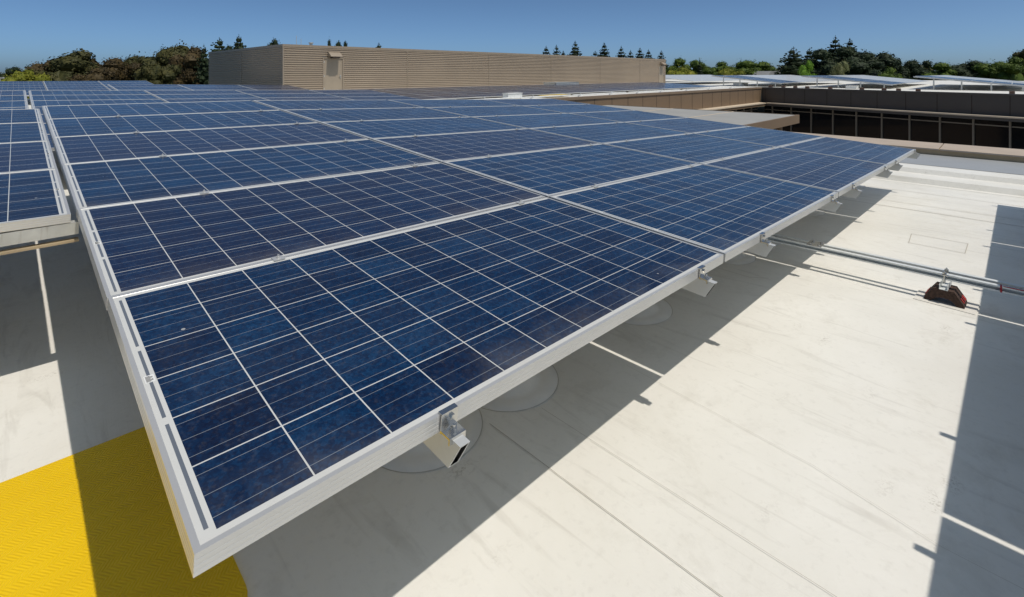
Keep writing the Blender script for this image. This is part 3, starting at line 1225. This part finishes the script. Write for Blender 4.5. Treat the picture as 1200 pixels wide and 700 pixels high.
# ------------------------------------------------------------------ fittings on the north roof
pr = empty('conduit_run', (0, 15.75, 0))
tag(pr, 'pale conduit run on small stands just behind the brown parapet', 'conduit')
g = MB()
for x0, x1 in ((12.5, 19.8), (20.0, 24.9), (25.2, 31.5), (31.9, 43.)):
    g.cyl((x0, 0, -1.10), .032, x1-x0, 10, axis='x')
g.build('conduit', M['white'], pr, True)
for x in (14, 17, 20.6, 23.4, 26.2, 29, 32.5, 36, 40):
    g = MB()
    g.prism([(x-.10, UZ), (x+.10, UZ), (x+.03, -1.135), (x-.03, -1.135)], -.10, .10)
    g.box(x-.012, x+.012, -.05, -.035, UZ, -.98)
    g.build('stand', M['white'], pr)


def crate(x, y, sx, sy, sz, mat, name, label, cat, lid=True, zbase=UZ):
    o = empty(name, (x, y, zbase))
    MB().box(-sx/2, sx/2, -sy/2, sy/2, .04, sz-.03).build('housing', mat, o)
    MB().box(-sx/2-.02, sx/2+.02, -sy/2-.02, sy/2+.02, sz-.03, sz).build('lid', mat, o)
    MB().box(-sx/2+.03, sx/2-.03, -sy/2+.03, sy/2-.03, 0, .04).build('plinth', M['galv'], o)
    tag(o, label, cat)
    return o


x, y = pt(600, 22.9)
crate(x, 16.2, .9, .35, .30, M['white'], 'junction_box', 'white electrical box on the north roof beyond the near array', 'electrical box')
x = 16.2*(cs+.088*sn)/(sn-.088*cs)
g = MB()
g.prism([(-.9, 0), (.9, 0), (.9, .02), (-.9, .02)], -.3, .3)
o = g.build('walkway_mat', M['yellow'])
o.location = (x, 16.25, UZ+.09)
tag(o, 'far yellow strip of walkway mat behind the brown parapet', 'mat')
# roof hatch in the long array
crate(28.4, 23.4, 2.6, 1.2, .55, M['galv'], 'roof_hatch', 'grey green roof hatch between the long array and the corrugated building', 'hatch')
# yellow guard frame far right of the corrugated building
gf = empty('guard_rail', (0, 0, UZ))
xa, ya = pt(848, 92)
xb, yb = pt(872, 92)
g = MB()
g.tube([(xa, ya, .76), (xb, yb, .76)], .10, 6)
g.build('top_rail', M['yellowp'], gf)
for t in (0, .33, .7, 1.):
    g = MB()
    xx, yy = xa+(xb-xa)*t, ya+(yb-ya)*t
    g.tube([(xx, yy, 0), (xx, yy, .76)], .06, 6)
    g.build('upright', M['yellowp'], gf)
tag(gf, 'yellow guard rail on the far roof below the green trees', 'guard rail')
# small black and white blocks standing on the east roof edge
spots = [(903, 'black', .25), (918, 'black', .25), (932, 'black', .3), (946, 'black', .3), (973, 'black', .35), (1010, 'black', .3), (1036, 'black', .3), (1053, 'black', .3), (1076, 'black', .3), (1186, 'black', .3)]
for q, (x, c, s_) in enumerate(spots):
    k = (x-600)/FPX
    # intersect with a line 1.2 m behind the parapet
    Aw = A-nn*1.1
    t = -((Aw.x*sn-Aw.y*cs)-k*(Aw.x*cs+Aw.y*sn))/((dd.x*sn-dd.y*cs)-k*(dd.x*cs+dd.y*sn))
    p = Aw+dd*t
    g = MB()
    g.prism([(-.16, 0), (-.14, .10), (-.07, .17), (.07, .17), (.14, .10), (.16, 0), (.07, 0), (0, .06), (-.07, 0)], -.12, .12)
    o = g.build('support_block', M['rubber'])
    o.location = (p.x, p.y, UZ)
    tag(o, 'small dark rubber block on the roof edge above the dark windows, %s from the left' % ORD[q], 'support block', 'rubber blocks on the far roof edge')
# white equipment curbs below the courtyard-side arrays
for q, (x, F, w, d, h, l) in enumerate(((868, 47, 1.5, .8, .28, 'low white box on the roof behind the brown parapet corner'),
                                        (1000, 39.5, 1.6, .7, .22, 'low white box on the roof right of the middle far array'),
                                        (1190, 40, 3.2, 1., .25, 'long low white box at the right edge of the far roof'))):
    X, Y = pt(x, F)
    crate(X, Y, w, d, h, M['white'], 'equipment_box', l, 'equipment box')

# ------------------------------------------------------------------ trees
def leaves(g, c, r, n, size, flat=1., k=0):
    for _ in range(n):
        a = random.uniform(0, 2*PI)
        z = random.uniform(-.75, 1)
        q = math.sqrt(max(0, 1-z*z))
        rr = r*random.uniform(.55, 1.08)
        p = Vector((c[0]+rr*q*math.cos(a), c[1]+rr*q*math.sin(a), c[2]+rr*z*flat))
        nrm = Vector((q*math.cos(a)+random.uniform(-.7, .7), q*math.sin(a)+random.uniform(-.7, .7), z+random.uniform(-.5, .9))).normalized()
        e1 = nrm.orthogonal().normalized()
        e1.rotate(Matrix.Rotation(random.uniform(0, 6.28), 3, nrm))
        e2 = nrm.cross(e1)
        s_ = size*random.uniform(.6, 1.4)
        g.face([p+e1*s_, p+e2*s_*.7, p-e1*s_*.8, p-e2*s_*.7], k)


def core(g, c, r, flat):
    """dense inner mass of one bough, rough all over"""
    n, m = 9, 6
    i = len(g.v)
    for a in range(m+1):
        th = PI*a/m
        for b in range(n):
            ph = 2*PI*b/n
            q = r*random.uniform(.78, 1.05)
            g.v.append((c[0]+q*math.sin(th)*math.cos(ph), c[1]+q*math.sin(th)*math.sin(ph), c[2]+q*flat*math.cos(th)))
    for a in range(m):
        for b in range(n):
            g.f.append((i+a*n+b, i+a*n+(b+1) % n, i+(a+1)*n+(b+1) % n, i+(a+1)*n+b))
            g.mi.append(0)


def broad(mat, H, Wd, seed, low=.12, dens=1., flat=.75, lobes=26):
    """rounded crown made of leaf clumps; trunk and limbs. unit: metres"""
    random.seed(seed)
    root = empty('broadleaf_tree')
    lob = []
    for i in range(lobes):
        a = random.uniform(0, 2*PI)
        t = random.random()
        rad = Wd/2*.72*math.sqrt(random.random())
        hmax = H*(1-.42*(rad/(Wd/2))**2)
        z = low*H+(hmax-low*H)*(.12+.80*t)
        lob.append((rad*math.cos(a), rad*math.sin(a), z, Wd*random.uniform(.13, .22)))
    g = MB()
    for l in lob:
        leaves(g, l[:3], l[3], int(260*dens), Wd*.019, flat)
    for l in lob:
        core(g, l[:3], l[3]*.86, flat)
    core(g, (0, 0, H*.42), Wd*.30, H*.38/(Wd*.30))
    for _ in range(int(120*dens)):   # stray sprays
        l = random.choice(lob)
        leaves(g, (l[0]+random.uniform(-1, 1)*l[3], l[1]+random.uniform(-1, 1)*l[3], l[2]+random.uniform(-.2, .9)*l[3]), l[3]*.3, 3, Wd*.017)
    zs = sorted(p[2] for p in g.v)
    xs = sorted(math.hypot(p[0], p[1]) for p in g.v)
    kz, kx = H/zs[int(len(zs)*.997)], Wd/2/xs[int(len(xs)*.985)]
    g.v = [(p[0]*kx, p[1]*kx, p[2]*kz) for p in g.v]
    g.build('crown', mat, root)
    g = MB()
    g.tube([(0, 0, -.5), (.1, 0, H*.2), (-.1, .1, H*.45), (0, 0, H*.75)], [Wd*.035, Wd*.028, Wd*.018, Wd*.006], 8)
    for l in lob[::3]:
        g.tube([(0, 0, H*.22), (l[0]*.5, l[1]*.5, (H*.25+l[2])/2), l[:3]], [Wd*.016, Wd*.010, Wd*.004], 5)
    g.build('trunk', M['bark'], root, True)
    return root


def conifer(mat, H, Wd, seed, dens=1., open_=0., tap=1.):
    random.seed(seed)
    root = empty('conifer_tree')
    g = MB()
    n = int(H*3.4)
    br = []
    for i in range(n):
        t = (i+.5)/n
        z = H*(.08+.90*t)
        rad = Wd/2*(1-t)**tap*random.uniform(.72, 1.08)
        m = max(3, int(9*(1-t)+3))
        a0 = random.uniform(0, 6.28)
        for k in range(m):
            if random.random() < open_:
                continue
            a = a0+2*PI*k/m+random.uniform(-.35, .35)
            rr = rad*random.uniform(.7, 1.12)
            br.append((z, a, rr))
            steps = max(1, int(rr/.42))
            for s_ in range(steps):
                f = (s_+1)/steps
                c = (rr*f*math.cos(a), rr*f*math.sin(a), z-.22*rr*f+.1*rr*f*f+random.uniform(-.08, .08))
                q = .06+.30*min(1, rr/2.2)*(1-.45*f)
                leaves(g, c, q, int((9 if rr > .8 else 6)*dens), .10+.11*min(1, rr/2), .6)
    for _ in range(14):
        leaves(g, (0, 0, H*random.uniform(.955, 1.0)), .05, 2, .05, 1.5)
    for q in range(14):
        t = q/14
        rr = Wd/2*(1-t)**tap
        for k in range(5):
            a = random.uniform(0, 6.28)
            core(g, (rr*.38*math.cos(a), rr*.38*math.sin(a), H*(.10+.87*t)), rr*(.42 if open_ == 0 else .34)+.03, .75 if rr > .8 else 1.6)
    g.build('crown', mat, root)
    g = MB()
    g.tube([(0, 0, -.5), (0, 0, H*.5), (0, 0, H*.99)], [Wd*.035, Wd*.02, .02], 8)
    for z, a, rr in br[::5]:
        g.tube([(0, 0, z), (rr*.8*math.cos(a), rr*.8*math.sin(a), z-.12*rr)], [.05, .015], 4)
    g.build('trunk', M['bark'], root, True)
    return root


GZ = -7.
_cache = {}


def tree(x, ytop, wpx, F, kind, label, group='trees beyond the roofs', seed=0, base=90):
    X, Y = pt(x, F)
    top = (86-ytop)*F/FPX
    H = top-GZ
    if kind in ('con', 'pine'):
        wpx = wpx/min(1, ((base-ytop)/(H*FPX/F)))**(.78 if kind == 'con' else .6)*1.0
    if kind in ('green', 'yellow', 'dkbroad') and x > 780:
        wpx *= 1.3
    Wm = wpx*F/FPX
    key = (kind, seed)
    if key not in _cache:
        p = {'olive': lambda: broad(M['leaf_olive'], 10, 8, 11+seed, dens=1.1),
             'rust': lambda: broad(M['leaf_brown'], 10, 8, 21+seed, dens=1.1),
             'green': lambda: broad(M['leaf_green'], 10, 8, 31+seed, dens=1.2),
             'lime': lambda: broad(M['leaf_lime'], 10, 8, 41+seed),
             'yellow': lambda: broad(M['leaf_yellow'], 10, 10, 51+seed),
             'pale': lambda: broad(M['leaf_pale'], 10, 8, 61+seed, dens=.8),
             'dkbroad': lambda: broad(M['leaf_dark'], 10, 8, 71+seed, dens=1.1),
             'con': lambda: conifer(M['leaf_dark'], 16, 8, 81+seed, tap=.80),
             'pine': lambda: conifer(M['leaf_dark'], 14, 8, 91+seed, 1.1, .32, .62)}[kind]()
        _cache[key] = (p, False)
    p, u_ = _cache[key]
    o = p if not u_ else copy_tree(p)
    _cache[key] = (p, True)
    bh, bw = {'con': (16, 8), 'pine': (14, 8), 'yellow': (10, 10)}.get(kind, (10, 8))
    o.location = (X, Y, GZ)
    o.scale = (Wm/bw, Wm/bw, H/bh)
    o.rotation_euler = (0, 0, (x*1.7) % 6.28)
    tag(o, label, 'tree', group)
    return o


LT = [
    (12, 79, 26, 120, 'dkbroad', 'small dark tree at the far left edge of the treeline', 0),
    (30, 82, 46, 62, 'yellow', 'low yellow green bush like tree at the far left above the panels', 0),
    (55, 70, 62, 85, 'rust', 'dark brownish tree forming the left shoulder of the wide crown', 0),
    (84, 60.5, 84, 80, 'olive', 'widest dark olive tree left of the corrugated building', 0),
    (110, 66, 60, 90, 'rust', 'dark rusty tree on the right shoulder of the widest olive tree', 1),
    (142, 69, 56, 85, 'rust', 'low rust tinted tree midway between wide tree and tall clump', 0),
    (164, 66, 50, 92, 'olive', 'olive tree with rounded top left of the tall clump', 1),
    (204, 53.5, 66, 85, 'olive', 'tall rounded olive tree with sky gaps near the building', 2),
    (225, 56, 48, 80, 'rust', 'dark tree merging with the tall olive crown beside the building', 2),
    (239, 51.5, 22, 76, 'pine', 'narrow dark tree touching the left corner of the building', 0),
    (186, 76, 50, 70, 'olive', 'low olive tree in front of the tall clump', 3),
    (118, 80, 60, 66, 'rust', 'low brown tree just above the left arrays', 3),
    (70, 83, 60, 66, 'olive', 'low grey olive tree above the second left array', 3),
    (257, 43.5, 20, 120, 'pine', 'ragged conifer above the left corner of the corrugated building', 1),
    (280, 40, 17, 125, 'pine', 'taller ragged conifer above the corrugated side wall', 2),
    (268, 54, 16, 120, 'dkbroad', 'small crown between the two ragged conifers', 1),
    (318, 46.5, 20, 150, 'dkbroad', 'small dark treetop peeping over the building corner', 2),
    (387, 47.5, 11, 150, 'dkbroad', 'small rounded treetop over the roof above the left door', 0),
    (400, 49, 15, 150, 'dkbroad', 'low pair of treetops over the roof right of the left door', 1),
    (444, 49.5, 9, 150, 'con', 'lone little conifer top over the roof right of the left door', 0),
]
for q, t in enumerate(LT):
    tree(*t[:6], 'trees at the left beyond the arrays' if t[0] < 250 else 'treetops over the corrugated building', t[6], 90 if t[0] < 245 else 56)
CT = [(640, 53.5, 9), (652, 52.3, 9), (660, 59, 5), (674, 47.3, 13), (697.5, 59.5, 8), (708, 49.3, 12), (728, 53.5, 10), (739, 58.5, 8), (750, 55.5, 10), (760, 57.6, 9), (775, 58.7, 8)]
cl = ['leftmost small conifer over the long building roof', 'second small conifer from the left over the long building roof', 'tiny conifer tip between the second and the tallest over the long roof',
      'tallest small conifer over the long building roof', 'low conifer tip just left of the second tallest over the long roof', 'second tallest conifer over the middle of the long roof',
      'conifer right of the second tallest over the long roof', 'low conifer tip in the close group near the right door', 'bushy conifer in the close group near the right door',
      'conifer just left of the right door above the roof', 'rightmost small conifer over the right door of the building']
for q, (x, y, w) in enumerate(CT):
    tree(x, y, w*1.4, 170, 'con', cl[q], 'row of conifers over the corrugated building', q % 3, 54+.042*(x-400))
RT = [
    (794, 69, 30, 130, 'green', 'olive green tree against the right end of the corrugated building', 0),
    (800, 79, 30, 110, 'yellow', 'sunlit yellow green low tree beside the right end of the building', 0),
    (820, 69.5, 12, 120, 'con', 'narrow dark conifer among light green trees right of the building', 1),
    (814, 71, 26, 140, 'green', 'green tree behind the narrow dark conifer', 1),
    (838, 73, 32, 130, 'green', 'light green rounded tree right of the narrow conifer', 2),
    (858, 80, 26, 115, 'yellow', 'small yellow green tree above the yellow guard rail', 1),
    (872, 71.5, 40, 125, 'green', 'broad green tree in the middle of the right treeline', 0),
    (868, 70, 7, 170, 'con', 'thin conifer tip rising out of the broad green tree', 2),
    (890, 73, 34, 130, 'green', 'green tree just left of the tall dark pines', 1),
    (901, 75, 8, 170, 'con', 'tiny blue green conifer tip left of the tall dark pines', 0),
    (906, 76, 7, 170, 'con', 'tiny conifer tip touching the green tree left of the pines', 1),
    (930, 54.5, 44, 100, 'pine', 'ragged dark pine at the left of the tall group', 0),
    (949, 56, 38, 110, 'pine', 'brownish pine second in the tall group', 1),
    (946, 72, 22, 88, 'lime', 'bright lime green tree at the foot of the dark pines', 0),
    (979, 41.5, 44, 110, 'con', 'tallest dark conifer with pointed top', 0),
    (996, 44.5, 42, 112, 'con', 'second tallest pointed conifer right beside the tallest', 1),
    (975, 56, 50, 105, 'dkbroad', 'dark dense tree in front of the tallest conifer', 0),
    (985, 72, 26, 86, 'pale', 'pale flowering tree before the dark conifers', 0),
    (1015, 57.5, 42, 110, 'pine', 'dark pine right of the pointed conifers', 2),
    (1030, 62, 42, 115, 'dkbroad', 'sloping dark tree at the right of the tall group', 1),
    (1005, 63, 44, 100, 'dkbroad', 'low dark tree filling the foot of the tall group', 2),
    (1040, 80, 26, 88, 'green', 'small yellowish green tree at the right foot of the tall group', 2),
    (1058, 70, 26, 120, 'dkbroad', 'small dark tree standing apart right of the tall group', 0),
    (1076, 71, 24, 120, 'dkbroad', 'dark rounded tree next to the logo corner of the sky', 1),
    (1100, 74, 36, 118, 'green', 'green tree in the low part of the right treeline', 0),
    (1130, 72, 36, 118, 'dkbroad', 'dark tree midway between the tall group and the right edge', 2),
    (1160, 73, 36, 112, 'green', 'green tree short of the right edge of the photo', 1),
    (1184, 68, 34, 105, 'green', 'green tree near the right edge of the photo', 2),
    (1203, 58, 34, 112, 'olive', 'taller tree cut by the right edge of the photo', 1),
]
RT[23] = RT[23][:5]+('dark rounded tree at the right end of the dark pair',)+RT[23][6:]
for t in RT:
    tree(*t[:6], 'trees at the right beyond the roofs', t[6])

# far wood closing the horizon: leaf clumps on a long low ridge line
random.seed(99)
g = MB()
for k in range(330):
    x = -60+1330*k/329+random.uniform(-2, 2)
    F = random.uniform(230, 300)
    X, Y = pt(x, F)
    h = random.uniform(.3, 1.6) if x < 60 else random.uniform(1.6, 4.4)
    r_ = random.uniform(2.6, 4.2)
    for q in range(3):
        leaves(g, (X+random.uniform(-2, 2), Y+random.uniform(-2, 2), h-r_*.9-q*3.0), r_, 46, .9, .9)
o = g.build('distant_woods', M['leaf_olive'])
tag(o, 'low distant belt of woods along the horizon', 'woods', kind='stuff')
# far pale house roof between the trees
hr = empty('distant_house', (*pt(905, 118), -2.4))
hr.rotation_euler = (0, 0, R(-40))
MB().box(-4, 4, -3, 3, -4.6, .6).build('wall', M['white'], hr)
MB().prism([(-4.4, .6), (4.4, .6), (2.2, 2.9), (-2.2, 2.9)], -3.2, 3.2).build('roof', M['roofing'], hr)
tag(hr, 'pale low house roof between green trees and dark pines', 'house')
hr = empty('distant_house', (*pt(0, 110), -2.4))
MB().box(-5, 5, -3, 3, -4.6, .7).build('wall', M['white'], hr)
MB().prism([(-5.4, .7), (5.4, .7), (3., 1.5), (-3., 1.5)], -3.2, 3.2).build('roof', M['roofing'], hr)
tag(hr, 'pale flat building at the far left edge below the small dark tree', 'house')
